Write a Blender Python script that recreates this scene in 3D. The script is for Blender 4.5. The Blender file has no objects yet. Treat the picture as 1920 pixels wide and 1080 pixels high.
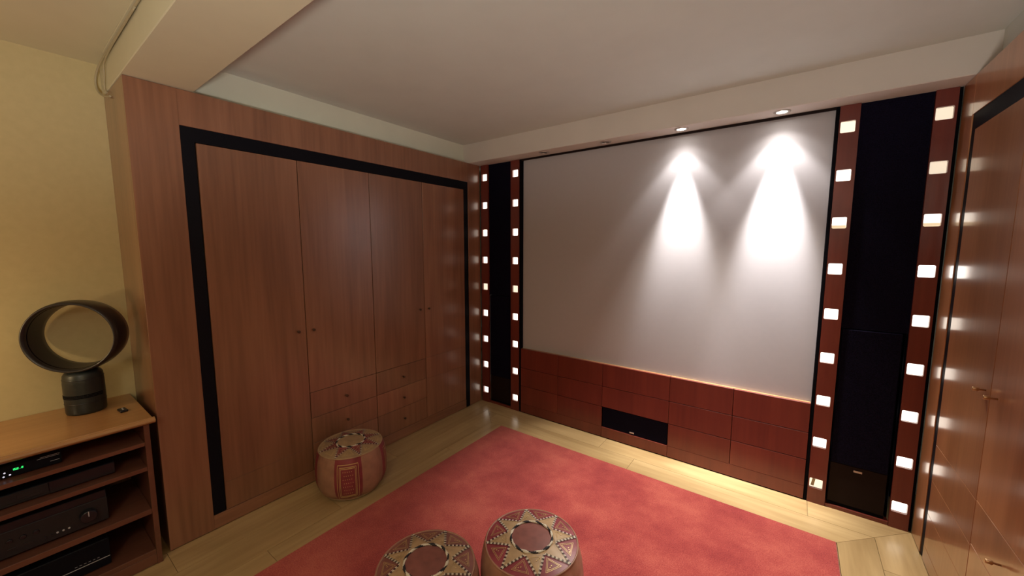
import bpy, bmesh, math, random
from mathutils import Vector, Matrix
random.seed(7)
PI = math.pi
S = bpy.context.scene
COL = S.collection

# ------------------------------------------------------------------ camera
cam_d = bpy.data.cameras.new('camera')
cam = bpy.data.objects.new('camera', cam_d); COL.objects.link(cam)
cam_d.sensor_fit = 'HORIZONTAL'; cam_d.sensor_width = 36.0
cam_d.lens = 36.0 * 717.55 / 1920.0
cam_d.clip_start = 0.02
cam.location = (0, 0, 1.5)
cam.rotation_mode = 'XYZ'
cam.rotation_euler = (math.radians(90 - 6.092), math.radians(0.0), math.radians(36.365))
S.camera = cam

# ------------------------------------------------------------------ world, view
w = bpy.data.worlds.new('world'); S.world = w; w.use_nodes = True
w.node_tree.nodes['Background'].inputs['Color'].default_value = (0.9, 0.75, 0.6, 1)
w.node_tree.nodes['Background'].inputs['Strength'].default_value = 0.02
S.view_settings.view_transform = 'Standard'
S.view_settings.look = 'None'
S.view_settings.gamma = 1.0
S.view_settings.use_curve_mapping = False
S.view_settings.exposure = 0.0

# ------------------------------------------------------------------ lights of the room and added fill
def spot(name, loc, rot, energy, size, blend, color, rad=0.02):
    d = bpy.data.lights.new(name, 'SPOT'); d.energy = energy; d.spot_size = math.radians(size)
    d.spot_blend = blend; d.color = color; d.shadow_soft_size = rad
    o = bpy.data.objects.new(name, d); COL.objects.link(o); o.location = loc; o.rotation_euler = rot
    return o
def point(name, loc, energy, color, rad):
    d = bpy.data.lights.new(name, 'POINT'); d.energy = energy; d.color = color; d.shadow_soft_size = rad
    o = bpy.data.objects.new(name, d); COL.objects.link(o); o.location = loc
    return o
LAMP_X = (-0.631, -0.107)
LAMP_Y = 2.675
for lx, k in zip(LAMP_X, (0.85, 1.25)):
    spot('downlight_halo', (lx, LAMP_Y, 2.236), (math.radians(3), 0, 0), 6*k, 124, 1.0, (1.0, 0.95, 0.90), 0.02)
    spot('downlight_wide', (lx, LAMP_Y, 2.236), (math.radians(2), 0, 0), 10*k, 84, 0.4, (1.0, 0.96, 0.92), 0.02)
    spot('downlight_beam', (lx, LAMP_Y, 2.236), (math.radians(8), 0, 0), 215*k, 34, 0.95, (1.0, 0.98, 0.96), 0.02)
    spot('downlight_pool', (lx, LAMP_Y, 2.236), (math.radians(-13), 0, 0), 125, 62, 0.55, (1.0, 0.93, 0.82), 0.02)
# added fill spot behind the camera, no known fixture there
spot('rear_fill', (0.05, -1.2, 2.375), (0, 0, 0), 24, 130, 0.5, (1.0, 0.80, 0.56), 0.03)
# unseen fill added behind the camera, then the warm lamp at the left
point('room_fill', (-0.2, -0.9, 2.05), 18, (1.0, 0.91, 0.78), 0.18)
spot('ceiling_fill', (0.05, -0.45, 1.15), (math.radians(180), 0, 0), 92, 168, 0.3, (1.0, 0.96, 0.86), 0.16)
point('shelf_lamp', (-2.50, -0.56, 1.12), 7.8, (1.0, 0.72, 0.38), 0.05)

# ------------------------------------------------------------------ material helpers
def new_mat(name):
    m = bpy.data.materials.new(name); m.use_nodes = True
    nt = m.node_tree; b = nt.nodes['Principled BSDF']
    return m, nt, b
def ramp(nt, stops):
    r = nt.nodes.new('ShaderNodeValToRGB'); e = r.color_ramp.elements
    e[0].position = stops[0][0]; e[0].color = (*stops[0][1], 1)
    e[1].position = stops[-1][0]; e[1].color = (*stops[-1][1], 1)
    for p, c in stops[1:-1]:
        n = e.new(p); n.color = (*c, 1)
    return r
def coords(nt, scale, rnd=True):
    tc = nt.nodes.new('ShaderNodeTexCoord')
    mp = nt.nodes.new('ShaderNodeMapping'); mp.inputs['Scale'].default_value = scale
    nt.links.new(tc.outputs['Object'], mp.inputs['Vector'])
    if rnd:
        oi = nt.nodes.new('ShaderNodeObjectInfo')
        ml = nt.nodes.new('ShaderNodeMath'); ml.operation = 'MULTIPLY'; ml.inputs[1].default_value = 37.0
        nt.links.new(oi.outputs['Random'], ml.inputs[0])
        cb = nt.nodes.new('ShaderNodeCombineXYZ')
        nt.links.new(ml.outputs[0], cb.inputs[0]); nt.links.new(ml.outputs[0], cb.inputs[1]); nt.links.new(ml.outputs[0], cb.inputs[2])
        nt.links.new(cb.outputs[0], mp.inputs['Location'])
    return mp.outputs['Vector']
def wood(name, dark, light, axis='z', rough=0.3, coat=0.25, cr=0.2, fine=60, contrast=1.0, val=0.12):
    """veneer / plank grain running along one axis"""
    m, nt, b = new_mat(name)
    s1 = {'x': (1.2, 9, 9), 'y': (9, 1.2, 9), 'z': (9, 9, 0.9)}[axis]
    s2 = {'x': (3, fine, fine), 'y': (fine, 3, fine), 'z': (fine, fine, 2.0)}[axis]
    v1 = coords(nt, s1); v2 = coords(nt, s2)
    n1 = nt.nodes.new('ShaderNodeTexNoise'); n1.inputs['Scale'].default_value = 1; n1.inputs['Detail'].default_value = 3; n1.inputs['Distortion'].default_value = 0.6
    n2 = nt.nodes.new('ShaderNodeTexNoise'); n2.inputs['Scale'].default_value = 1; n2.inputs['Detail'].default_value = 4
    nt.links.new(v1, n1.inputs['Vector']); nt.links.new(v2, n2.inputs['Vector'])
    mx = nt.nodes.new('ShaderNodeMix'); mx.data_type = 'FLOAT'; mx.inputs['Factor'].default_value = 0.38
    nt.links.new(n1.outputs['Fac'], mx.inputs[2]); nt.links.new(n2.outputs['Fac'], mx.inputs[3])
    mid = tuple((a + c) / 2 for a, c in zip(dark, light))
    r = ramp(nt, [(0.5 - 0.17 / contrast, dark), (0.5, mid), (0.5 + 0.17 / contrast, light)])
    nt.links.new(mx.outputs[0], r.inputs['Fac'])
    hs = nt.nodes.new('ShaderNodeHueSaturation')
    oi = nt.nodes.new('ShaderNodeObjectInfo')
    mr = nt.nodes.new('ShaderNodeMapRange'); mr.inputs['To Min'].default_value = 1 - val; mr.inputs['To Max'].default_value = 1 + val
    nt.links.new(oi.outputs['Random'], mr.inputs['Value']); nt.links.new(mr.outputs[0], hs.inputs['Value'])
    nt.links.new(r.outputs['Color'], hs.inputs['Color'])
    nt.links.new(hs.outputs['Color'], b.inputs['Base Color'])
    b.inputs['Roughness'].default_value = rough
    b.inputs['Coat Weight'].default_value = coat; b.inputs['Coat Roughness'].default_value = cr
    bp = nt.nodes.new('ShaderNodeBump'); bp.inputs['Strength'].default_value = 0.02; bp.inputs['Distance'].default_value = 0.002
    nt.links.new(n2.outputs['Fac'], bp.inputs['Height']); nt.links.new(bp.outputs[0], b.inputs['Normal'])
    return m
def plain(name, col, rough=0.5, metal=0.0, var=0.06, scale=40, bump=0.0, coat=0.0, spec=0.5):
    m, nt, b = new_mat(name)
    v = coords(nt, (scale,) * 3, rnd=False)
    n = nt.nodes.new('ShaderNodeTexNoise'); n.inputs['Scale'].default_value = 1; n.inputs['Detail'].default_value = 3
    nt.links.new(v, n.inputs['Vector'])
    r = ramp(nt, [(0.3, tuple(c * (1 - var) for c in col)), (0.7, tuple(min(1, c * (1 + var)) for c in col))])
    nt.links.new(n.outputs['Fac'], r.inputs['Fac']); nt.links.new(r.outputs['Color'], b.inputs['Base Color'])
    b.inputs['Roughness'].default_value = rough; b.inputs['Metallic'].default_value = metal
    b.inputs['Coat Weight'].default_value = coat; b.inputs['Specular IOR Level'].default_value = spec
    if bump:
        bp = nt.nodes.new('ShaderNodeBump'); bp.inputs['Strength'].default_value = bump; bp.inputs['Distance'].default_value = 0.003
        nt.links.new(n.outputs['Fac'], bp.inputs['Height']); nt.links.new(bp.outputs[0], b.inputs['Normal'])
    return m
def emit(name, col, strength):
    m, nt, b = new_mat(name)
    b.inputs['Base Color'].default_value = (*col, 1)
    b.inputs['Emission Color'].default_value = (*col, 1); b.inputs['Emission Strength'].default_value = strength
    return m
M = {}
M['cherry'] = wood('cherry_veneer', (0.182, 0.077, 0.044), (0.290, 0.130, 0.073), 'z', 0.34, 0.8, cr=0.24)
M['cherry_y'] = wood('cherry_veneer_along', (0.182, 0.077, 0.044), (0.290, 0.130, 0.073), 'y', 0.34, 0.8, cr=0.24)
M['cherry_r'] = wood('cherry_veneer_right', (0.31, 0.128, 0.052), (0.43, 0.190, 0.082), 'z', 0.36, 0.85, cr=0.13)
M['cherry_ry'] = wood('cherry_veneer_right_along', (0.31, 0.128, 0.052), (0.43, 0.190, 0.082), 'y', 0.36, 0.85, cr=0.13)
M['red_wood'] = wood('dark_red_veneer', (0.120, 0.019, 0.014), (0.185, 0.034, 0.021), 'z', 0.32, 0.08, contrast=0.8)  # darker and redder than the wardrobe veneer
M['red_wood_x'] = wood('dark_red_veneer_across', (0.120, 0.019, 0.014), (0.185, 0.034, 0.021), 'z', 0.32, 0.08, contrast=0.8)
M['shelf'] = wood('cherry_lit_top', (0.34, 0.165, 0.065), (0.46, 0.24, 0.10), 'y', 0.28, 0.3)  # lighter copy: lamplight on the top is put into the colour
M['shelf_shaded'] = wood('cherry_shelf_shaded', (0.115, 0.042, 0.027), (0.165, 0.064, 0.040), 'y', 0.34, 0.15)  # darker copy: the dim light on the shelf body is painted in
M['oak_y'] = wood('oak_plank_along', (0.36, 0.235, 0.105), (0.52, 0.365, 0.18), 'y', 0.30, 0.30, fine=45, val=0.09)
M['oak_x'] = wood('oak_plank_across', (0.36, 0.235, 0.105), (0.52, 0.365, 0.18), 'x', 0.30, 0.30, fine=45, val=0.09)
M['black'] = plain('black_lacquer', (0.004, 0.004, 0.008), 0.55, spec=0.12)
M['black_matt'] = plain('black_matt', (0.004, 0.004, 0.006), 0.9, spec=0.05)
M['cloth'] = plain('speaker_cloth', (0.005, 0.004, 0.013), 0.95, var=0.6, scale=220, bump=0.3, spec=0.08)
M['speaker_low'] = plain('speaker_lower_panel', (0.014, 0.007, 0.006), 0.6, spec=0.1)
M['badge'] = plain('badge_metal', (0.55, 0.42, 0.40), 0.35, 0.6)
M['ceil'] = plain('ceiling_paint', (0.61, 0.645, 0.60), 0.9, var=0.02, scale=6)
M['soffit'] = plain('soffit_paint', (0.60, 0.55, 0.50), 0.9, var=0.02, scale=6)
M['ceil_y'] = plain('cream_ceiling_paint', (0.60, 0.56, 0.41), 0.9, var=0.02, scale=6)
M['wall_y'] = plain('cream_wall_paint', (0.55, 0.46, 0.255), 0.9, var=0.03, scale=30, bump=0.05)
M['strip'] = plain('pale_green_paint', (0.66, 0.68, 0.58), 0.9, var=0.02, scale=8)
M['screen'] = plain('screen_fabric', (0.45, 0.43, 0.45), 0.92, var=0.01, scale=30, spec=0.2)
M['brass'] = plain('knob_brass', (0.50, 0.30, 0.16), 0.32, 0.8)
M['bronze'] = plain('knob_bronze', (0.10, 0.06, 0.04), 0.4, 0.7)
M['chrome'] = plain('lamp_ring', (0.62, 0.58, 0.54), 0.3, 0.8)
M['bulb_on'] = emit('bulb_on', (1.0, 0.95, 0.85), 40)
M['bulb_off'] = plain('bulb_off', (0.10, 0.085, 0.075), 0.3)
M['fan'] = plain('fan_iron_plastic', (0.020, 0.017, 0.020), 0.32, 0.0, coat=0.15)
M['fan_base'] = plain('fan_base_plastic', (0.014, 0.019, 0.021), 0.40, 0.0, coat=0.1)
M['plastic'] = plain('device_plastic', (0.008, 0.008, 0.014), 0.35, coat=0.2)
M['alu'] = plain('device_front', (0.016, 0.016, 0.021), 0.45, 0.2)
M['light_line'] = plain('light_print', (0.45, 0.45, 0.50), 0.5)
M['green'] = emit('green_digits', (0.05, 0.9, 0.25), 1.2)
M['led'] = emit('white_led', (0.8, 0.8, 1.0), 0.7)
M['cable'] = plain('cable_sheath', (0.42, 0.36, 0.24), 0.5)
M['tan'] = plain('tan_leather', (0.40, 0.265, 0.150), 0.42, var=0.16, scale=22, bump=0.2)
M['tan_dark'] = plain('brown_leather', (0.32, 0.165, 0.11), 0.42, var=0.16, scale=22, bump=0.2)
M['maroon'] = plain('maroon_leather', (0.22, 0.080, 0.070), 0.42, var=0.18, scale=22, bump=0.2)
M['red_leather'] = plain('red_leather', (0.23, 0.038, 0.050), 0.42, var=0.18, scale=22, bump=0.2)
M['gold'] = plain('gold_tooling', (0.60, 0.42, 0.20), 0.35, 0.35)
M['white_thread'] = plain('white_thread', (0.66, 0.60, 0.50), 0.7)
M['black_thread'] = plain('black_thread', (0.012, 0.010, 0.016), 0.7)
M['card'] = plain('cardboard', (0.16, 0.09, 0.05), 0.8)

def rug_mat():
    m, nt, b = new_mat('red_wool_rug')
    v = coords(nt, (1, 1, 1), rnd=False)
    a = nt.nodes.new('ShaderNodeTexNoise'); a.inputs['Scale'].default_value = 2.6; a.inputs['Detail'].default_value = 6; a.inputs['Roughness'].default_value = 0.65
    f = nt.nodes.new('ShaderNodeTexNoise'); f.inputs['Scale'].default_value = 190; f.inputs['Detail'].default_value = 2
    nt.links.new(v, a.inputs['Vector']); nt.links.new(v, f.inputs['Vector'])
    mx = nt.nodes.new('ShaderNodeMix'); mx.data_type = 'FLOAT'; mx.inputs['Factor'].default_value = 0.4
    nt.links.new(a.outputs['Fac'], mx.inputs[2]); nt.links.new(f.outputs['Fac'], mx.inputs[3])
    r = ramp(nt, [(0.38, (0.255, 0.030, 0.034)), (0.5, (0.375, 0.060, 0.054)), (0.61, (0.49, 0.112, 0.085))])
    nt.links.new(mx.outputs[0], r.inputs['Fac']); nt.links.new(r.outputs['Color'], b.inputs['Base Color'])
    b.inputs['Roughness'].default_value = 0.95; b.inputs['Sheen Weight'].default_value = 0.25
    b.inputs['Specular IOR Level'].default_value = 0.15
    bp = nt.nodes.new('ShaderNodeBump'); bp.inputs['Strength'].default_value = 0.5; bp.inputs['Distance'].default_value = 0.004
    nt.links.new(f.outputs['Fac'], bp.inputs['Height']); nt.links.new(bp.outputs[0], b.inputs['Normal'])
    return m
M['rug'] = rug_mat()

# ------------------------------------------------------------------ geometry helpers (all world coordinates)
def BM(): return bmesh.new()
def box(bm, x0, x1, y0, y1, z0, z1, bev=0.0, seg=1, mi=0):
    t = bmesh.new() if bev else bm
    vs = [t.verts.new(p) for p in ((x0,y0,z0),(x1,y0,z0),(x1,y1,z0),(x0,y1,z0),(x0,y0,z1),(x1,y0,z1),(x1,y1,z1),(x0,y1,z1))]
    fs = [t.faces.new([vs[i] for i in f]) for f in ((0,3,2,1),(4,5,6,7),(0,1,5,4),(1,2,6,5),(2,3,7,6),(3,0,4,7))]
    for f in fs: f.material_index = mi
    if bev:
        bmesh.ops.bevel(t, geom=t.edges[:], offset=bev, segments=seg, affect='EDGES', profile=0.5)
        me = bpy.data.meshes.new('tmp'); t.to_mesh(me); t.free(); bm.from_mesh(me); bpy.data.meshes.remove(me)
    return bm
def prism(bm, pts, z0, z1):
    a = [bm.verts.new((x, y, z0)) for x, y in pts]; b = [bm.verts.new((x, y, z1)) for x, y in pts]
    n = len(pts)
    bm.faces.new(a[::-1]); bm.faces.new(b)
    for i in range(n): bm.faces.new((a[i], a[(i+1) % n], b[(i+1) % n], b[i]))
    return bm
def lathe(bm, prof, n=32, mat4=None, cap=True, mi=0):
    """prof: (radius, height) list, around local z; mat4 places it"""
    rings = []
    for r, h in prof:
        ring = []
        for k in range(n):
            a = 2 * PI * k / n
            p = Vector((r * math.cos(a), r * math.sin(a), h))
            if mat4: p = mat4 @ p
            ring.append(bm.verts.new(p))
        rings.append(ring)
    for i in range(len(rings) - 1):
        for k in range(n):
            f = bm.faces.new((rings[i][k], rings[i][(k+1) % n], rings[i+1][(k+1) % n], rings[i+1][k])); f.material_index = mi; f.smooth = True
    if cap:
        bm.faces.new(rings[0][::-1]).material_index = mi
        bm.faces.new(rings[-1]).material_index = mi
    return bm
def tube(bm, pts, rad, n=8):
    pts = [Vector(p) for p in pts]; rings = []
    for i, p in enumerate(pts):
        d = (pts[min(i+1, len(pts)-1)] - pts[max(i-1, 0)]).normalized()
        u = d.orthogonal().normalized() if i == 0 else (u - d * u.dot(d)).normalized()
        v = d.cross(u)
        rings.append([bm.verts.new(p + rad * (math.cos(2*PI*k/n) * u + math.sin(2*PI*k/n) * v)) for k in range(n)])
    for i in range(len(rings)-1):
        for k in range(n):
            f = bm.faces.new((rings[i][k], rings[i][(k+1) % n], rings[i+1][(k+1) % n], rings[i+1][k])); f.smooth = True
    bm.faces.new(rings[0][::-1]); bm.faces.new(rings[-1])
    return bm
def wloc(o):
    v = Vector((0, 0, 0))
    while o: v += Vector(o.location); o = o.parent
    return v
def obj(name, bm, mats, parent=None, loc=None, label=None):
    bmesh.ops.recalc_face_normals(bm, faces=bm.faces[:])
    me = bpy.data.meshes.new(name)
    base = Vector(loc) if loc is not None else Vector((0, 0, 0))
    off = base + (wloc(parent) if parent else Vector((0, 0, 0)))
    bmesh.ops.translate(bm, vec=-off, verts=bm.verts[:])
    bm.to_mesh(me); bm.free()
    for mm in (mats if isinstance(mats, (list, tuple)) else [mats]):
        me.materials.append(M[mm] if isinstance(mm, str) else mm)
    o = bpy.data.objects.new(name, me); COL.objects.link(o); o.location = base
    if parent: o.parent = parent
    if label: o['label'] = label
    return o
def tag(o, label, cat, group=None):
    o['label'] = label; o['category'] = cat
    if group: o['group'] = group
    return o
def thing(name, label, cat, loc, group=None):
    o = bpy.data.objects.new(name, None); COL.objects.link(o); o.location = loc; o.empty_display_size = 0.1
    return tag(o, label, cat, group)
def struct(name, bm, m, label=None):
    o = obj(name, bm, m); o['kind'] = 'structure'
    if label: o['label'] = label
    return o

# ------------------------------------------------------------------ measures
XL, XR, YS = -2.400, 0.5875, 2.753
ZT, ZC, ZCY = 2.2476, 2.411, 2.395
XW, YB, XRW, YW = -2.832, -3.0, 0.66, 3.25

# ------------------------------------------------------------------ shell
bm = BM(); box(bm, XW-.1, XRW+.4, YB-.1, YW+.1, -0.12, -0.014)
floor = struct('floor', bm, 'oak_y')
struct('wall_left', box(BM(), XW-.1, XW, YB-.1, YW+.1, -0.12, 2.6), 'wall_y')
struct('wall_right', box(BM(), XRW+.3, XRW+.4, YB-.1, YW+.1, -0.12, 2.6), 'wall_y')
struct('wall_back', box(BM(), XW, XRW+.3, YB-.1, YB, -0.12, 2.6), 'wall_y')
struct('wall_screen', box(BM(), XW, XRW+.3, YW, YW+.1, -0.12, 2.6), 'ceil')
BEAM0, BEAM1 = 0.3985, 0.6525
struct('ceiling', box(BM(), XW, XRW+.3, 0.5, YW, ZC, ZC+.1), 'ceil')
struct('ceiling_rear', box(BM(), XW, XRW+.3, YB, 0.5, ZCY, ZCY+.12), 'ceil_y')
struct('ceiling_beam', box(BM(), XW, XRW+.3, BEAM0, BEAM1, ZT, ZC+.02, 0.003), 'ceil_y')
struct('ceiling_soffit', box(BM(), XL-.10, XRW+.3, 2.6083, YW, ZT, ZC+.01, 0.003), 'soffit')
struct('trim_1', box(BM(), XL-.12, -2.4666, BEAM1, YW, ZT-.02, ZC+.01), 'strip')
struct('trim_2', box(BM(), 0.652, 0.80, BEAM1, YW, ZT-.02, ZC+.01), 'ceil')

# ---- planks (children of the floor), clipped at the mitres
def clip(poly, a, b, c):          # keep a*x + b*y <= c
    out = []
    for i in range(len(poly)):
        p, q = poly[i], poly[(i+1) % len(poly)]
        dp, dq = a*p[0]+b*p[1]-c, a*q[0]+b*q[1]-c
        if dp <= 0: out.append(p)
        if dp * dq < 0:
            t = dp / (dp - dq); out.append((p[0]+t*(q[0]-p[0]), p[1]+t*(q[1]-p[1])))
    return out
G = 0.0009
def plank(x0, x1, y0, y1, m, cl=()):
    poly = [(x0+G, y0+G), (x1-G, y0+G), (x1-G, y1-G), (x0+G, y1-G)]
    for c in cl:
        poly = clip(poly, *c)
        if len(poly) < 3: return
    z = random.uniform(-0.0003, 0.0)
    cx = sum(p[0] for p in poly)/len(poly); cy = sum(p[1] for p in poly)/len(poly)
    obj('plank', prism(BM(), poly, -0.0135, z), m, floor, loc=(cx, cy, 0))
def run(x0, x1, y0, y1, m, along, first, length, cl=()):
    s, e = (y0, y1) if along == 'y' else (x0, x1)
    p = s; q = s + first
    while p < e - 1e-4:
        q2 = min(q, e)
        if e - q2 < 0.12: q2 = e
        if along == 'y': plank(x0, x1, p, q2, m, cl)
        else: plank(p, q2, y0, y1, m, cl)
        p = q2; q = p + length
RX0, RX1, RY0, RY1 = -1.907, 0.265, -2.2, 2.437
mL = [(1, 1, 0.416)]
mR = [(-1, 1, 2.171)]
mS = [(-1, -1, -0.418), (1, -1, -2.173)]
run(XL, -2.21, YB, YS+.02, 'oak_y', 'y', 0.95, 1.22, mL)
run(-2.21, -2.02, YB, YS+.02, 'oak_y', 'y', 0.42, 1.22, mL)
run(-2.02, RX0, YB, RY1, 'oak_y', 'y', 1.25, 1.22)
run(XL-.03, 1.0, RY1, 2.595, 'oak_x', 'x', 0.35, 1.25, mS)
run(XL-.03, 1.0, 2.595, YS+.02, 'oak_x', 'x', 1.33, 1.25, mS)
run(RX1, 0.426, YB, YS+.02, 'oak_y', 'y', 0.8, 1.3, mR)
run(0.426, XR, YB, YS+.02, 'oak_y', 'y', 1.45, 1.3, mR)
for i, (a, b) in enumerate(((XW+.001, -2.62), (-2.62, XL))):
    run(a, b, YB, 0.405, 'oak_y', 'y', 0.5 + 0.45*i, 1.2)
for i in range(4):
    run(RX0, RX1, YB + .2*i, YB + .2*(i+1), 'oak_x', 'x', 0.5 + 0.3*i, 1.2)
tag(obj('rug', box(BM(), RX0+.003, RX1-.003, RY0+.003, RY1-.003, -0.0135, 0.005, 0.003), 'rug', loc=(-.8, .1, 0)),
    'large plain red wool carpet set into the oak floor', 'carpet')

# ------------------------------------------------------------------ fitted wardrobes
def knob(parent, base, d, rad, length, m):
    mt = Matrix.Translation(base) @ Vector((0, 0, 1)).rotation_difference(Vector(d)).to_matrix().to_4x4()
    bm = lathe(BM(), [(rad*.45, -0.002), (rad*.45, length*.45), (rad, length*.55), (rad, length*.94), (rad*.8, length)], 16, mt)
    return obj('knob', bm, m, parent)
def wardrobe(xf, s, cols, ystart, yend, zrail, ztop, ch0, ch1, m, my, label, drawers, grooves, knobs, krad, klen, kmat, name='fitted_wardrobe'):
    """xf front plane, s = +1 when the front faces +x"""
    def bx(bm, d0, d1, y0, y1, z0, z1, bev=0.0):
        a, b = xf - s*d0, xf - s*d1
        return box(bm, min(a, b), max(a, b), y0, y1, z0, z1, bev)
    t = thing(name, label, 'wardrobe', (xf, (ystart+yend)/2, 0))
    D = 0.432 if s > 0 else 0.07
    fr = BM()
    bx(fr, 0, .022, ystart, ch0, 0.001, ZT-.0015, .0012); bx(fr, 0, .022, ch1, yend, 0.001, ZT-.0015, .0012)
    bx(fr, 0, .022, ch0, ch1, zrail, ZT-.0015, .0012)
    obj('frame', fr, m, t)
    if s > 0:
        obj('side_panel', bx(BM(), .0225, D-.002, ystart, ystart+.02, 0.001, ZT-.0015), m, t)
    obj('top_board', bx(BM(), .0225, .066, ystart+.021, yend, ZT-.022, ZT-.003), my, t)
    obj('carcass', bx(BM(), .026, D-.004, ystart+.021, yend, 0.0, ZT-.024), 'black', t)
    # dark recessed channel round the doors
    e0, e1 = cols[0]-.003, cols[-1]+.003
    gp = BM()
    bx(gp, .004, .0255, ch0+.0005, e0, 0.0785, zrail-.0005); bx(gp, .004, .0255, e1, ch1-.0005, 0.001, zrail-.0005)
    bx(gp, .004, .0255, e0, e1, ztop+.003, zrail-.0005)
    obj('shadow_gap', gp, 'black', t)
    obj('plinth', bx(BM(), 0.0005, .0255, ch0+.0005, e1-.001, 0.001, 0.0765, .001), my, t)
    g = .0020
    for i in range(len(cols)-1):
        y0, y1 = cols[i]+g, cols[i+1]-g
        if drawers[i]:
            zs = drawers[i]
            dr = obj('door', bx(BM(), 0, .0215, y0, y1, zs[0]+.0012, ztop, .0012), m, t)
            for k in range(3):
                top = zs[k]; bot = zs[k+1] if k+1 < len(zs) else .0785
                d = obj('drawer', bx(BM(), 0, .0215, y0, y1, bot+.0012, top-.0012, .0012), m, t)
                knob(d, (xf, (y0+y1)/2, (top+bot)/2-.005), (s, 0, 0), krad, klen, kmat)
        else:
            bm = BM(); zz = [.0795] + list(grooves[i]) + [ztop]
            for a, b in zip(zz[:-1], zz[1:]): bx(bm, 0, .0215, y0, y1, a+.0005, b-.0005, .0008)
            dr = obj('door', bm, m, t)
        ky, kz = knobs[i]
        knob(dr, (xf, ky, kz), (s, 0, 0), krad, klen, kmat)
    return t
Z3 = (0.587, 0.418, 0.252)
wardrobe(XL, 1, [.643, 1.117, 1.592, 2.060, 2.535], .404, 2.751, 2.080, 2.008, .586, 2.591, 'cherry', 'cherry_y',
         'long built-in cherry wardrobe on the left, four doors framed in black', [None, Z3, Z3, None],
         [(.235,), (), (), (.41, .589)], [(1.068, .99), (1.158, .987), (2.008, 1.002), (2.098, 1.0)], .0085, .020, 'bronze')
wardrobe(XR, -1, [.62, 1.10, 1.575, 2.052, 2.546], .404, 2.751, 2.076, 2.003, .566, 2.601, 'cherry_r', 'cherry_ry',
         'glossy cherry wardrobe at the right edge with peg knobs', [Z3, Z3, Z3, None],
         [(), (), (), (.24, .408, .583)], [(1.05, .985), (1.15, .985), (1.992, .985), (2.094, .985)], .0075, .034, 'brass')

# ------------------------------------------------------------------ drawer units under the screen
XS0, XS1 = -1.929, 0.131
ZM = 0.595
rows = (ZM, .418, .252, .087)
def unit(x0, x1, splits, label, speaker=False):
    t = thing('drawer_unit', label, 'cabinet', ((x0+x1)/2, YS, 0), 'drawer units under the screen')
    g = .0016
    xs = [x0+.0012] + list(splits) + [x1-.0012]
    obj('carcass', box(BM(), x0+.004, x1-.004, YS+.020, YS+.036, .012, ZM-.004) if not speaker else
        box(box(BM(), x0+.004, x1-.004, YS+.020, YS+.036, .252, ZM-.004), x0+.004, x1-.004, YS+.020, YS+.036, .012, .088), 'black_matt', t)
    obj('worktop', box(BM(), x0+.0012, x1-.0012, YS+.0195, YS+.0365, ZM-.003, ZM, .0008), 'shelf', t)
    for i in range(len(xs)-1):
        a, b = xs[i]+(g if i else 0), xs[i+1]-(g if i < len(xs)-2 else 0)
        for k in range(3):
            if speaker and k == 2: continue
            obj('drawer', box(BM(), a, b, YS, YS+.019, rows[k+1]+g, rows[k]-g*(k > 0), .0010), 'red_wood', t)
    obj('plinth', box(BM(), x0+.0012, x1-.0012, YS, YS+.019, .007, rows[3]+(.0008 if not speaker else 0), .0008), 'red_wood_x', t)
    obj('toe_shadow', box(BM(), x0, x1, YS+.004, YS+.019, 0.0005, .0065), 'black_matt', t)  # black strip painting the shadow line along the floor
    return t
unit(XS0, -1.150, (-1.548,), 'left low red drawer unit, six drawer fronts, left of the centre speaker')
unit(-1.150, -0.650, (), 'middle low red drawer unit, two drawers above the black centre speaker', True)
unit(-0.650, XS1, (-0.260,), 'right low red drawer unit, six drawer fronts, right of the centre speaker')
t = thing('centre_speaker', 'wide black centre speaker set in the middle drawer unit', 'speaker', (-.9, YS+.02, .0875))
obj('cabinet', box(BM(), -1.146, -.654, YS+.012, YS+.20, .0885, .2505, .002), 'black', t)
obj('grille', box(BM(), -1.144, -.656, YS+.006, YS+.0115, .090, .249, .002), 'cloth', t)
obj('badge', box(BM(), -.925, -.891, YS+.0035, YS+.0058, .0985, .1085, .0008), 'badge', t, label='small pale metal badge')

# ------------------------------------------------------------------ projection screen
YP = YS + 0.037
t = thing('projection_screen', 'large white projection screen in a black frame above the drawers', 'screen', (-.9, YP, .6))
obj('screen_fabric', box(BM(), XS0-.006, XS1+.006, YP, YP+.006, ZM-.02, 2.246), 'screen', t)
obj('side_post', box(BM(), XS0-.0195, XS0-.0005, YS+.002, YP-.0005, .001, 2.246, .0008), 'black_matt', t)
obj('side_post', box(BM(), XS1+.0005, XS1+.0155, YS+.002, YP-.0005, .001, 2.246, .0008), 'black_matt', t)
obj('slot_shade', box(BM(), XS0, XS1, YS+.002, YS+.014, 2.233, 2.2465, .0008), 'speaker_low', t)  # dark board painting the shade of the open slot above the screen

# ------------------------------------------------------------------ film-strip light boards
HZ0, HDZ, HW, HH, HR = 0.1212, 0.2518, 0.0305, 0.0300, 0.0055
def pane_mat(k, strength, col): return emit('backlit_pane_%s' % k, col, strength)
P_ON = pane_mat('bright', 2.2, (1.0, 0.93, 0.80)); P_MID = pane_mat('soft', 1.0, (1.0, 0.88, 0.68)); P_DIM = pane_mat('dim', 0.70, (1.0, 0.88, 0.68))
P_HOT = pane_mat('hot', 4.5, (1.0, 0.95, 0.86)); P_SH = pane_mat('shaded', 0.72, (1.0, 0.80, 0.50))
LV = [[1,1,1,2,0,2,2,2,2][::-1] for _ in range(4)]
levels = {  # from the bottom hole upwards
    0: [1, 1, 1, 1, 0, 2, 2, 2, 1], 1: [1, 1, 1, 1, 0, 1, 2, 1, 1],
    2: [0, 1, 1, 1, 1, 2, 1, 1, 0], 3: [1, 1, 1, 2, 2, 3, 2, -1, -1]}
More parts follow.
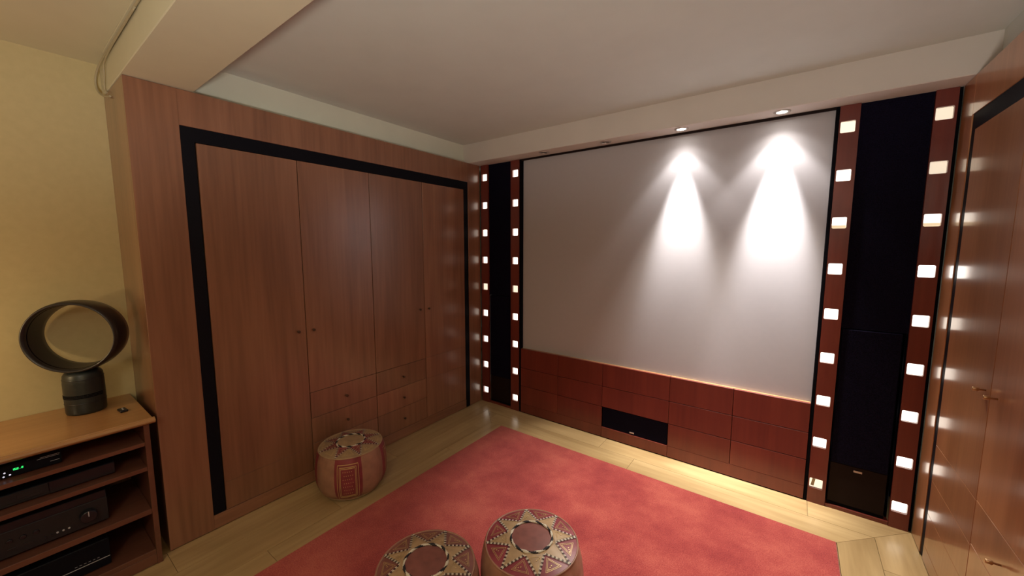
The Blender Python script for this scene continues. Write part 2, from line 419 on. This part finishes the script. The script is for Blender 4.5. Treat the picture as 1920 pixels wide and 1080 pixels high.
def film(idx, x0, x1, hx, label):
    t = thing('film_strip_light', label, 'light panel', (hx, YS, 0), 'wooden film strip light boards beside the screen')
    bm = BM(); F, Bk = YS, YS+.018
    zc = [HZ0 + k*HDZ for k in range(9)]
    zb = [0.001] + [(zc[i]+zc[i+1])/2 for i in range(8)] + [ZT-.001]
    for k in range(9):
        hole = []
        for ci, (sx, sz) in enumerate(((1, 1), (-1, 1), (-1, -1), (1, -1))):
            cx, cz = hx + sx*(HW-HR), zc[k] + sz*(HH-HR)
            for j in range(4):
                a = PI/2*ci + PI/2*j/3
                hole.append((cx + HR*math.cos(a), cz + HR*math.sin(a), ci))
        corners = [(x1, zb[k+1]), (x0, zb[k+1]), (x0, zb[k]), (x1, zb[k])]
        for y in (F, Bk):
            hv = [bm.verts.new((p[0], y, p[1])) for p in hole]
            cv = [bm.verts.new((c[0], y, c[1])) for c in corners]
            n = 16
            for j in range(n):
                c1, c2 = hole[j][2], hole[(j+1) % n][2]
                if c1 == c2: bm.faces.new((hv[j], hv[j+1], cv[c1]))
                else: bm.faces.new((hv[j], hv[(j+1) % n], cv[c2], cv[c1]))
            if y == F: h0 = hv; c0 = cv
        for j in range(16): bm.faces.new((h0[j], h0[(j+1) % 16], hv[(j+1) % 16], hv[j]))
        for e in (0, 2) if 0 < k < 8 else ((0, 2, 1) if k == 0 else (0, 2, 3)):
            pass
        bm.faces.new((c0[1], c0[2], cv[2], cv[1])); bm.faces.new((c0[3], c0[0], cv[0], cv[3]))
        if k == 0: bm.faces.new((c0[2], c0[3], cv[3], cv[2]))
        if k == 8: bm.faces.new((c0[0], c0[1], cv[1], cv[0]))
    bmesh.ops.remove_doubles(bm, verts=bm.verts[:], dist=1e-6)
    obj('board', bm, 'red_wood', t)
    for k in range(9):
        lv = levels[idx][k]
        pm = {0: P_MID, 1: P_ON, 2: P_ON, 3: P_HOT, -1: P_DIM}[lv]
        p = obj('light_pane', box(BM(), hx-HW-.004, hx+HW+.004, Bk+.0005, Bk+.0025, zc[k]-HH-.004, zc[k]+HH+.004), pm, t,
                label=('dimmer pane' if lv < 1 else None))
        if k == 6 and idx >= 2:
            obj('tube_end', box(BM(), hx-HW+.001, hx+HW-.001, Bk-.004, Bk+.0002, zc[k]-HH+.001, zc[k]-HH+.017), P_SH, p)
        if k == 0 and idx == 2:
            b = BM(); box(b, -.007, .007, Bk-.004, Bk-.001, -.022, .022); bmesh.ops.rotate(b, verts=b.verts[:], cent=(0, 0, 0), matrix=Matrix.Rotation(math.radians(8), 3, 'Y'))
            bmesh.ops.translate(b, verts=b.verts[:], vec=(hx-.013, 0, zc[k])); obj('lamp_clip', b, 'cable', p)
    return t
FS = [(-2.386, -2.300, -2.343), (-2.042, -1.9495, -1.994), (0.1475, 0.230, 0.184), (0.498, 0.5735, 0.533)]
for i, (a, b, c) in enumerate(FS):
    film(i, a, b, c, ['red wooden film strip light board nearest the left wardrobe', 'red wooden film strip light board at the left edge of the screen',
                      'red wooden film strip light board at the right edge of the screen', 'red wooden film strip light board nearest the right wardrobe'][i])

# speaker bays
def bay(x0, x1, side, has_top):
    tag(obj('backing_board', box(BM(), x0-.10, x1+.10, YS+.345, YS+.36, 0.001, ZT-.002), 'black_matt'),
        'black backing board behind the %s tower speaker' % side, 'panel')
    tag(obj('grille_cloth', box(BM(), x0+.001, x1-.001, YS+.013, YS+.016, 1.056, ZT-.001), 'cloth', loc=((x0+x1)/2, YS, 1.06)),
        'black acoustic cloth panel above the %s tower speaker' % side, 'panel', None)
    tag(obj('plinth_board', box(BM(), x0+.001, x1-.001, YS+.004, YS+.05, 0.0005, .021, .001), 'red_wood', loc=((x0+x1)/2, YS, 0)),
        'thin red plinth board under the %s tower speaker' % side, 'plinth')
    for nm, xa in (('left', x0+.0012), ('right', x1-.0042)):
        tag(obj('light_block', box(BM(), xa, xa+.003, YS+.0505, YS+.344, .001, ZT-.002), 'black_matt', loc=(xa, YS+.2, 0)), 'black %s side light blocker added inside the %s speaker bay' % (nm, side), 'panel')  # added to stop pane light leaking into the bay
    t = thing('tower_speaker', 'tall black floor-standing speaker in the %s bay beside the screen' % side, 'speaker', ((x0+x1)/2, YS+.02, .0215))
    a, b = x0+.009, x1-.019
    obj('cabinet', box(BM(), a, b, YS+.020, YS+.33, .0225, 1.050, .004, 2), 'black', t)
    obj('grille', box(BM(), a+.001, b-.001, YS+.008, YS+.0195, .278, 1.050, .004, 2), 'cloth', t)
    obj('lower_panel', box(BM(), a+.001, b-.001, YS+.012, YS+.0195, .040, .276, .002), 'speaker_low', t, label='brownish black lower panel')
    obj('foot_bar', box(BM(), a, b, YS+.015, YS+.0195, .0225, .0385), 'black_matt', t)
    c = (a+b)/2
    obj('badge', box(BM(), c-.018, c+.018, YS+.0095, YS+.0115, .246, .257, .0006), 'badge' if side == 'right' else 'speaker_low', t)
bay(-2.300, -2.042, 'left', False)
bay(0.230, 0.498, 'right', True)
bm = BM(); box(bm, -2.3995, -2.3865, YS+.012, YS+.03, 0.001, ZT-.001)
tag(obj('shadow_gap_strip', bm, 'black_matt'), 'narrow black strip between left wardrobe and first film strip board', 'trim')
bm = BM(); box(bm, .5738, .5873, YS+.012, YS+.03, 0.001, ZT-.001)
tag(obj('shadow_gap_strip', bm, 'black_matt'), 'narrow black strip between last film strip board and right wardrobe', 'trim')

# ------------------------------------------------------------------ soffit downlights
for i, lx in enumerate((-1.655, -1.140) + LAMP_X):
    on = i > 1
    t = thing('downlight', ['unlit recessed downlight furthest left in the soffit', 'unlit recessed downlight second from left in the soffit',
                            'lit recessed downlight above the middle of the screen', 'lit recessed downlight above the right of the screen'][i], 'downlight', (lx, LAMP_Y, ZT), 'soffit downlights')
    mt = Matrix.Translation((lx, LAMP_Y, ZT))
    bm = BM()
    lathe(bm, [(.026, -.0005), (.026, -.004), (.034, -.0055), (.040, -.003), (.041, -.0004), (.026, -.0004)], 28, mt, cap=False)
    obj('ring', bm, 'chrome' , t)
    bm = lathe(BM(), [(.0001, -.0012), (.0255, -.0012), (.0255, -.0004), (.0001, -.0004)], 24, mt)
    obj('lens', bm, 'bulb_on' if on else 'bulb_off', t)

# ------------------------------------------------------------------ pouffes
def pouf(cx, cy, z0, R, H, rot, cols, label):
    t = thing('leather_pouffe', label, 'pouffe', (cx, cy, z0), 'moroccan leather pouffes')
    RT = .885*R
    prof = [(0, .72), (.04, .82), (.14, .92), (.28, .98), (.45, 1.0), (.62, .992), (.78, .965), (.90, .925), (.965, .885)]
    def rad(tt):
        for (a, ra), (b, rb) in zip(prof[:-1], prof[1:]):
            if tt <= b: return R*(ra + (rb-ra)*(tt-a)/(b-a))
        return R*prof[-1][1]
    ztop = lambda r: z0 + H*.965 + .022*(1-(r/RT)**2)
    def TP(r, a, o=0.0): return Vector((cx + r*math.cos(a+rot), cy + r*math.sin(a+rot), ztop(r)+o))
    def SP(a, tt, o=0.0):
        r = rad(tt)+o; return Vector((cx + r*math.cos(a+rot), cy + r*math.sin(a+rot), z0 + H*tt))
    core = [(R*p-.006, z0+H*tt+.001) for tt, p in prof]; core += [(RT*.6, ztop(RT*.6)-.006), (.001, ztop(0)-.006)]
    mt = Matrix.Translation((cx, cy, 0))
    obj('body', lathe(BM(), core, 40, mt), cols['side'][0], t)
    # side panels
    n = 8
    for k in range(n):
        a0, a1 = 2*PI*k/n, 2*PI*(k+1)/n
        bm = BM(); nu, nv = 6, 10; grid = []
        for j in range(nv+1):
            tt = .965*j/nv; row = []
            for i in range(nu+1):
                u = i/nu; row.append(bm.verts.new(SP(a0+(a1-a0)*u, tt, -.005+.0075*math.sin(PI*u)**.5 if 0 < u < 1 else -.005)))
            grid.append(row)
        for j in range(nv):
            for i in range(nu):
                f = bm.faces.new((grid[j][i], grid[j][i+1], grid[j+1][i+1], grid[j+1][i])); f.smooth = True
        p = obj('side_panel', bm, cols['side'][k % 2], t)
        if k % 2 == 1 and cols['tool_side']:
            bm = BM(); off = .0038
            def strip(a, b):  # thin ribbon between (u,t) points
                m = 8
                du = Vector((b[0]-a[0], b[1]-a[1])); L = du.length; wv = .0035
                nx, ny = (-du[1]/L*wv*2.4, du[0]/L*wv*2.4)
                pr = None
                for q in range(m+1):
                    s = q/m; u, v = a[0]+(b[0]-a[0])*s, a[1]+(b[1]-a[1])*s
                    c = (bm.verts.new(SP(a0+(a1-a0)*(u-nx), v-ny, off)), bm.verts.new(SP(a0+(a1-a0)*(u+nx), v+ny, off)))
                    if pr: bm.faces.new((pr[0], c[0], c[1], pr[1]))
                    pr = c
            for d in (.0, .07, .11):
                u0, u1, v0, v1 = .14+d, .86-d, .12+d*.7, .86-d*.7
                for a, b in (((u0, v0), (u1, v0)), ((u1, v0), (u1, v1)), ((u1, v1), (u0, v1)), ((u0, v1), (u0, v0))): strip(a, b)
            for r_ in range(7):
                for c_ in range(5):
                    u, v = .34+.32*(c_+.5*(r_ % 2))/4.5, .26+.46*r_/6
                    e = .016
                    bm.faces.new([bm.verts.new(SP(a0+(a1-a0)*uu, vv, off)) for uu, vv in ((u-e, v), (u, v-e*.8), (u+e, v), (u, v+e*.8))])
            g = obj('gold_tooling', bm, 'gold', p); g['kind'] = 'stuff'
    # top: medallion, petals, wedges
    r0, r1 = .455*RT, .985*RT
    bm = BM(); c = bm.verts.new(TP(0, 0, .001)); ring = []
    for q in range(1, 4): ring.append([bm.verts.new(TP(.44*RT*q/3, 2*PI*k/40, .001)) for k in range(40)])
    for k in range(40):
        bm.faces.new((c, ring[0][k], ring[0][(k+1) % 40]))
        for q in range(2): bm.faces.new((ring[q][k], ring[q+1][k], ring[q+1][(k+1) % 40], ring[q][(k+1) % 40]))
    for f in bm.faces: f.smooth = True
    obj('medallion', bm, cols['mid'], t)
    N = 8; ha = PI/N; rv = cols['rv']*RT
    def lerp_pt(p, q, s): return (p[0]+(q[0]-p[0])*s, p[1]+(q[1]-p[1])*s)
    def P2(r, a): return (r*math.cos(a), r*math.sin(a))
    def put(bm, p, o):
        r = math.hypot(*p); a = math.atan2(p[1], p[0]); return bm.verts.new(TP(r, a, o))
    def patch(A, B, Tp, o, m=5):        # triangle A-B (base) to tip
        bm = BM(); prev = None
        for j in range(m+1):
            s = j/m*.999; a, b = lerp_pt(A, Tp, s), lerp_pt(B, Tp, s); row = []
            for i in range(4):
                pnt = lerp_pt(a, b, i/3); e = .0022*math.sin(PI*min(1, max(0, i/3)))*(1-s)
                row.append(put(bm, pnt, o + e))
            if prev:
                for i in range(3):
                    f = bm.faces.new((prev[i], prev[i+1], row[i+1], row[i])); f.smooth = True
            prev = row
        return bm
    tool = BM()
    def rib(p, q, wd, o, bmx=None, mi=0):
        bmx = bmx or tool
        d = Vector((q[0]-p[0], q[1]-p[1])); L = d.length or 1; nx, ny = -d[1]/L*wd, d[0]/L*wd
        f = bmx.faces.new([put(bmx, (p[0]-nx, p[1]-ny), o), put(bmx, (q[0]-nx, q[1]-ny), o), put(bmx, (q[0]+nx, q[1]+ny), o), put(bmx, (p[0]+nx, p[1]+ny), o)])
        f.material_index = mi
    st = BM()
    for k in range(N):
        am = 2*PI*k/N
        A, B, T = P2(rv, am-ha), P2(rv, am+ha), P2(r1, am)
        bm = patch(A, B, T, .0022)
        pv = None
        for i in range(4):
            an = am - ha + 2*ha*i/3
            c = (put(bm, P2(r0*.99, an), .0012), put(bm, lerp_pt(A, B, i/3), .0022 + .0022*math.sin(PI*i/3)))
            if pv: bm.faces.new((pv[0], c[0], c[1], pv[1])).smooth = True
            pv = c
        obj('petal', bm, cols['petal'], t)
        # wedge between this petal and the next: apex in the valley, arc at the rim
        apex = P2(rv, am+ha); bm = BM(); prev = None
        for j in range(1, 6):
            s = j/5; row = []
            for i in range(6):
                e = P2(r1, am + 2*ha*i/5); row.append(put(bm, lerp_pt(apex, e, s), .0008+.0016*math.sin(PI*i/5)*s))
            if prev:
                for i in range(5): bm.faces.new((prev[i], prev[i+1], row[i+1], row[i]))
            else:
                c = put(bm, apex, .0008)
                for i in range(5): bm.faces.new((c, row[i], row[i+1]))
            prev = row
        for f in bm.faces: f.smooth = True
        obj('wedge', bm, cols['wedge'], t)
        # gold tooled triangles
        cen = lambda pts: (sum(p[0] for p in pts)/3, sum(p[1] for p in pts)/3)
        Wp = [apex, P2(r1*.985, am+.10), P2(r1*.985, am+2*ha-.10)]
        for pts, o, scs in ((Wp, .0034, (.66, .50)), ([A, B, T], .0055, (.58,))):
            if o > .004 and k % 2 and not cols['tool_petal']: continue
            c = cen(pts)
            for sc in scs:
                tri = [lerp_pt(c, p, sc) for p in pts]
                for a, b in zip(tri, tri[1:]+tri[:1]): rib(a, b, .0007, o)
            for q in (0, .16, -.16):
                d0 = lerp_pt(c, pts[1], .22+q); rib(d0, (d0[0]+.004, d0[1]+.003), .0018, o)
        for E in (A, B):
            for q in range(13):
                s = (q+.5)/13; p = lerp_pt(E, T, s); d = Vector((T[0]-E[0], T[1]-E[1])).normalized(); hw = .0046
                rib((p[0]-d[1]*hw, p[1]+d[0]*hw), (p[0]+d[1]*hw, p[1]-d[0]*hw), .0011 if q % 2 else .0013, .0048, st, q % 2)
                if q % 2 == 0:
                    p2 = lerp_pt(E, T, s+.038); rib((p2[0]-d[1]*hw, p2[1]+d[0]*hw), (p2[0]+d[1]*hw, p2[1]-d[0]*hw), .0012, .0046, st, 1)
                else:
                    p2 = lerp_pt(E, T, s+.038); rib((p2[0]-d[1]*hw, p2[1]+d[0]*hw), (p2[0]+d[1]*hw, p2[1]-d[0]*hw), .0012, .0046, st, 0)
    g = obj('gold_tooling', tool, 'gold', t); g['kind'] = 'stuff'
    g = obj('stitching', st, ['white_thread', 'black_thread'], t); g['kind'] = 'stuff'
    # braided cord ring
    bm = BM(); n1, n2 = 72, 8; rings = []
    for i in range(n1):
        a = 2*PI*i/n1; rr = .45*RT; row = []
        for j in range(n2):
            b = 2*PI*j/n2; rd = .0048 + .0012*math.sin(i*PI/3)
            row.append(bm.verts.new(TP(rr + rd*math.cos(b), a, .004 + rd*math.sin(b))))
        rings.append(row)
    for i in range(n1):
        for j in range(n2):
            f = bm.faces.new((rings[i][j], rings[(i+1) % n1][j], rings[(i+1) % n1][(j+1) % n2], rings[i][(j+1) % n2]))
            f.smooth = True; f.material_index = ((i + j) // 4) % 2 if n1 % 8 == 0 else 0
    obj('braided_cord', bm, ['white_thread', 'black_thread'], t)
    for nm, rr, z, rd in (('piping', RT, z0+H*.968, .0042), ('base_piping', R*.80, z0+.012, .0035)):
        bm = BM(); rings = []
        for i in range(48):
            a = 2*PI*i/48
            rings.append([bm.verts.new((cx + (rr+rd*math.cos(b))*math.cos(a), cy + (rr+rd*math.cos(b))*math.sin(a), z + rd*math.sin(b))) for b in [2*PI*j/6 for j in range(6)]])
        for i in range(48):
            for j in range(6):
                f = bm.faces.new((rings[i][j], rings[(i+1) % 48][j], rings[(i+1) % 48][(j+1) % 6], rings[i][(j+1) % 6])); f.smooth = True
        obj(nm, bm, cols['pipe'], t)
    return t
pouf(-2.168, 1.240, 0.0005, .207, .285, math.radians(-104), dict(side=('tan_dark', 'red_leather'), mid='tan', petal='red_leather', wedge='tan', pipe='tan', tool_side=True, tool_petal=True, rv=.50),
     'leather pouffe against the left wardrobe with red star petals and red side panels')
pouf(-0.800, 1.222, 0.0055, .213, .300, math.radians(41), dict(side=('tan_dark', 'tan_dark'), mid='maroon', petal='tan', wedge='red_leather', pipe='tan_dark', tool_side=False, tool_petal=False, rv=.53),
     'right-hand of the two leather pouffes together on the red carpet')
pouf(-1.062, 0.888, 0.0055, .207, .290, math.radians(22), dict(side=('tan_dark', 'red_leather'), mid='maroon', petal='tan', wedge='maroon', pipe='tan_dark', tool_side=True, tool_petal=False, rv=.53),
     'left-hand leather pouffe on the red carpet, cut by the bottom edge')

# ------------------------------------------------------------------ hi-fi shelf unit
XB = -2.349; YE = 0.367; Y0 = -1.45
t = thing('shelf_unit', 'open wooden hi-fi shelf unit at the left edge', 'shelf', (-2.6, -.5, 0))
bm = BM(); box(bm, XW+.002, XB-.0, Y0-.02, YE+.012, .697, .719, .0)
obj('top_board', bm, 'shelf', t)
# moulded front edge: half-round nose with a fillet
bm = BM(); pf = [(0, .719), (.006, .719), (.007, .7165), (.016, .7165), (.021, .712), (.0235, .706), (.021, .700), (.015, .695), (.008, .691), (0, .691)]
vs = [[bm.verts.new((XB+x, y, z)) for x, z in pf] for y in (Y0-.02, YE+.020)]
for i in range(len(pf)-1):
    f = bm.faces.new((vs[0][i], vs[0][i+1], vs[1][i+1], vs[1][i]))
bm.faces.new(vs[0]); bm.faces.new(vs[1][::-1]); bm.faces.new((vs[0][0], vs[1][0], vs[1][-1], vs[0][-1]))
obj('edge_moulding', bm, 'shelf', t)
for y in (YE-.020, Y0):
    obj('side_panel', box(BM(), XW+.02, XB, y, y+.020, .001, .6965, .001), 'shelf_shaded', t)
for za, zb in ((.590, .608), (.470, .489), (.258, .283), (.055, .078)):
    obj('shelf_board', box(BM(), XW+.02, XB-.001, Y0+.0205, YE-.0205, za, zb, .001), 'shelf_shaded', t)
obj('plinth', box(BM(), XB-.02, XB+.0, Y0+.0205, YE-.0205, .006, .0545, .001), 'shelf_shaded', t)
bk = BM()
box(bk, XW+.010, XW+.018, Y0, YE, .489, .696); box(bk, XW+.010, XW+.018, Y0, YE, .002, .283)
box(bk, XW+.010, XW+.018, Y0, .10, .2835, .4885)
obj('back_panel', bk, 'black_matt', t)
tag(obj('carton', box(BM(), XW+.03, XW+.09, .262, .340, .284, .40, .002), 'card', loc=(XW+.06, .30, .284)),
    'small brown carton at the back of the third shelf behind the receiver', 'box')

# devices (front faces +x)
XD = -2.400
def dev_box(bm, y0, y1, z0, z1, d=.30, o=0.0, bev=.002): return box(bm, XD-d, XD+o, y0, y1, z0, z1, bev)
def dial(parent, y, z, r, l, m, name='button'):
    mt = Matrix.Translation((XD, y, z)) @ Matrix.Rotation(PI/2, 4, 'Y')
    return obj(name, lathe(BM(), [(r, 0.0), (r, l*.8), (r*.85, l)], 20, mt), m, parent)
t = thing('set_top_tuner', 'slim black tuner with green digits on the top shelf', 'tuner', (XD-.1, -.1, .6085))
obj('case', dev_box(BM(), -.33, .104, .613, .660, .24), 'plastic', t)
for y in (-.28, .07): obj('foot', box(BM(), XD-.05, XD-.03, y-.012, y+.012, .6085, .6128), 'black_matt', t)
obj('front_panel', box(BM(), XD+.0003, XD+.003, -.328, .102, .614, .659, .001), 'black', t)
SEG = {'1': 'bc', '2': 'abged', '5': 'afgcd', '.': '.'}
dg = BM()
def seg_digit(ch, y, z, w_, h_):
    tk = .0007; X0, X1 = XD+.0031, XD+.0036
    R_ = {'a': (0, 1, 1, 1), 'g': (0, .5, 1, .5), 'd': (0, 0, 1, 0), 'f': (0, .5, 0, 1), 'b': (1, .5, 1, 1), 'e': (0, 0, 0, .5), 'c': (1, 0, 1, .5)}
    for c in SEG[ch]:
        if c == '.': box(dg, X0, X1, y+w_*.4, y+w_*.4+2*tk, z, z+2*tk); continue
        a = R_[c]; box(dg, X0, X1, y+a[0]*w_-tk*.8, y+a[2]*w_+tk*.8, z+a[1]*h_-tk*.8, z+a[3]*h_+tk*.8)
for i, ch in enumerate('152.2'): seg_digit(ch, -.022 + i*.0058, .636, .0036, .0065)
obj('display_digits', dg, 'green', t)
for y, z in ((-.055, .620), (-.040, .634), (-.028, .622), (-.043, .620), (-.098, .618)):
    dial(t, y, z, .0028, .0045, 'led')
ln = BM()
for a, b, z in ((.048, .100, .655), (.040, .098, .650), (.073, .098, .630)): box(ln, XD+.0031, XD+.0035, a, b, z, z+.0012)
obj('printed_lines', ln, 'light_line', t)

t = thing('disc_player', 'wide dark disc player on the second shelf', 'disc player', (XD-.1, 0, .4895))
obj('case', dev_box(BM(), -.185, .250, .495, .545, .28), 'plastic', t)
for y in (-.14, .21): obj('foot', box(BM(), XD-.05, XD-.03, y-.012, y+.012, .4895, .4948), 'black_matt', t)
obj('front_panel', box(BM(), XD+.0003, XD+.006, -.184, .060, .507, .545, .0015), 'alu', t)
obj('front_panel', box(BM(), XD+.0003, XD+.005, .0615, .249, .496, .545, .0015), 'plastic', t, label='glossy black right half of the front')
obj('disc_tray', box(BM(), XD+.0062, XD+.0075, -.02, .045, .518, .537, .0005), 'alu', t)
dial(t, -.165, .522, .0035, .008, 'led')

t = thing('av_receiver', 'large black amplifier receiver with round volume knob on the third shelf', 'receiver', (XD-.1, 0, .2835))
obj('case', dev_box(BM(), -.225, .214, .294, .432, .32), 'plastic', t)
for y in (-.17, .17): obj('foot', box(BM(), XD-.06, XD-.03, y-.015, y+.015, .2835, .2938), 'black_matt', t)
obj('front_panel', box(BM(), XD+.0003, XD+.005, -.226, .215, .296, .400, .002), 'alu', t)
k = obj('volume_knob', lathe(BM(), [(.027, 0), (.026, .022), (.023, .026)], 32, Matrix.Translation((XD+.005, .155, .348)) @ Matrix.Rotation(PI/2, 4, 'Y')), 'plastic', t)
obj('pointer', box(BM(), XD+.0312, XD+.0322, .1535, .1565, .350, .372), 'light_line', k)
for i in range(4): 
    mt = Matrix.Translation((XD+.005, -.085 + i*.033, .358)) @ Matrix.Rotation(PI/2, 4, 'Y')
    obj('button', lathe(BM(), [(.0085, 0), (.0085, .004), (.007, .006)], 18, mt), 'plastic', t)
for i in range(5):
    mt = Matrix.Translation((XD+.005, .035 + i*.016, .322)) @ Matrix.Rotation(PI/2, 4, 'Y')
    obj('button', lathe(BM(), [(.0035, 0), (.0035, .004), (.0028, .005)], 12, mt), 'light_line' if i > 1 else 'plastic', t)
for i in range(3):
    obj('button', box(BM(), XD+.0052, XD+.008, -.10+i*.04, -.075+i*.04, .322, .328, .0005), 'plastic', t)
obj('display', box(BM(), XD+.0052, XD+.0065, -.215, -.105, .352, .388, .0005), 'card', t, label='brownish display window with a pale frame')
fr = BM()
for a in ((-.217, -.103, .388, .3895), (-.217, -.103, .3505, .352), (-.1045, -.103, .3505, .3895)): box(fr, XD+.0052, XD+.0072, *a)
for i in range(7): box(fr, XD+.0066, XD+.0070, -.20+i*.013, -.192+i*.013, .363+.004*(i % 3), .366+.004*(i % 3))
obj('display_frame', fr, 'light_line', t)

t = thing('video_recorder', 'glossy black box with a thin silver line on the bottom shelf', 'recorder', (XD-.1, 0, .0785))
obj('case', dev_box(BM(), -.225, .205, .084, .205, .32), 'plastic', t)
for y in (-.17, .17): obj('foot', box(BM(), XD-.06, XD-.03, y-.015, y+.015, .0785, .0838), 'black_matt', t)
obj('front_panel', box(BM(), XD+.0003, XD+.004, -.226, .206, .085, .204, .001), 'black', t)
ln = BM(); box(ln, XD+.0042, XD+.0050, -.22, .204, .122, .1245); 
for i in range(6): box(ln, XD+.0042, XD+.0048, .10+i*.013, .107+i*.013, .134, .1355)
obj('printed_lines', ln, 'light_line', t)

# ------------------------------------------------------------------ bladeless fan
FX, FY, FZ = -2.690, .212, .7195
t = thing('desk_fan', 'dark bladeless desk fan with an open ring on the shelf unit', 'fan', (FX, FY, FZ))
mt = Matrix.Translation((FX, FY, FZ))
obj('base', lathe(BM(), [(.060, 0), (.066, .003), (.068, .010), (.069, .075), (.0685, .150), (.066, .185), (.060, .196), (.045, .206)], 40, mt), 'fan_base', t)
ln = BM(); lathe(ln, [(.0692, .052), (.0700, .053), (.0700, .054), (.0692, .055)], 40, mt, cap=False); lathe(ln, [(.0688, .165), (.0693, .166), (.0693, .167), (.0688, .168)], 40, mt, cap=False)
obj('seam_ring', ln, 'plastic', t)
DIRF = Vector((1, -.62, 0)).normalized()
bm = BM()
a0 = math.atan2(DIRF.y, DIRF.x) - 1.3
for q in range(16):
    for z0_, z1_ in ((.080, .084), (.086, .090), (.092, .096)):
        A, B_ = a0 + q*.17, a0 + q*.17 + .16
        v = [bm.verts.new((FX + r_*math.cos(a_), FY + r_*math.sin(a_), FZ + z_)) for r_ in (.0688, .0700) for z_ in (z0_, z1_) for a_ in (A, B_)]
        for f in ((0,1,3,2), (4,6,7,5), (0,4,5,1), (2,3,7,6), (0,2,6,4), (1,5,7,3)): bm.faces.new([v[k] for k in f])
g = obj('intake_grille', bm, 'black_matt', t); g['kind'] = 'stuff'
RC = FZ + .200 + .168
rm = Matrix.Translation((FX+.0, FY+.0, RC)) @ Vector((0, 0, 1)).rotation_difference(DIRF).to_matrix().to_4x4()
rp = [(.153, -.066), (.160, -.058), (.167, -.020), (.1685, .020), (.166, .050), (.161, .064), (.155, .066), (.151, .050), (.147, .0), (.1455, -.035), (.147, -.060), (.153, -.066)]
bm = BM(); lathe(bm, rp, 72, rm, cap=False)
bmesh.ops.remove_doubles(bm, verts=bm.verts[:], dist=1e-6)
obj('loop', bm, 'fan', t)
bm = BM(); lathe(bm, [(.1500, .036), (.1490, .039), (.1495, .041), (.1508, .042)], 72, rm, cap=False)
obj('air_slot', bm, 'black_matt', t)

t = thing('remote_control', 'tiny black remote lying beside the fan', 'remote', (-2.545, .312, .7195))
b = BM(); box(b, -.026, .026, -.014, .014, 0, .010, .003, 2)
bmesh.ops.rotate(b, verts=b.verts[:], cent=(0, 0, 0), matrix=Matrix.Rotation(math.radians(5), 3, 'Z')); bmesh.ops.translate(b, verts=b.verts[:], vec=(-2.545, .312, .7195))
obj('case', b, 'plastic', t)
for i in range(3):
    obj('button', lathe(BM(), [(.0035, 0), (.003, .0012)], 12, Matrix.Translation((-2.530-.013*i, .3125, .7298))), 'light_line', t)

# ------------------------------------------------------------------ cables at the beam
pts = [(-1.60, .392, 2.379), (-1.944, .392, 2.379), (-2.33, .392, 2.379), (-2.60, .391, 2.379), (-2.70, .388, 2.375), (-2.785, .382, 2.350), (-2.812, .376, 2.31), (-2.80, .378, 2.265), (-2.76, .384, 2.235), (-2.70, .392, 2.215), (-2.64, .3975, 2.206)]
def smooth(p):
    for _ in range(2):
        q = [p[0]]
        for a, b in zip(p[:-1], p[1:]):
            q += [tuple(.75*x+.25*y for x, y in zip(a, b)), tuple(.25*x+.75*y for x, y in zip(a, b))]
        p = q + [p[-1]]
    return p
tag(obj('cable', tube(BM(), smooth(pts), .0045), 'cable', loc=(-2.3, .39, 2.35)), 'thin beige cable clipped along the ceiling beam and looping down to the wardrobe', 'cable')
tag(obj('cable', tube(BM(), smooth([(-2.0, .390, 2.372), (-2.5, .390, 2.370), (-2.66, .389, 2.355), (-2.68, .392, 2.31), (-2.72, .392, 2.255), (-2.70, .3975, 2.235)]), .003), 'cable', loc=(-2.4, .39, 2.3)),
    'finer second beige cable under the first along the beam', 'cable')
tag(obj('cable_conduit', box(BM(), -2.62, XRW+.2, .384, .3975, 2.387, 2.3945, .001), 'ceil_y', loc=(-1.4, .39, 2.39)), 'slim cream cable conduit along the corner of beam and ceiling', 'conduit')
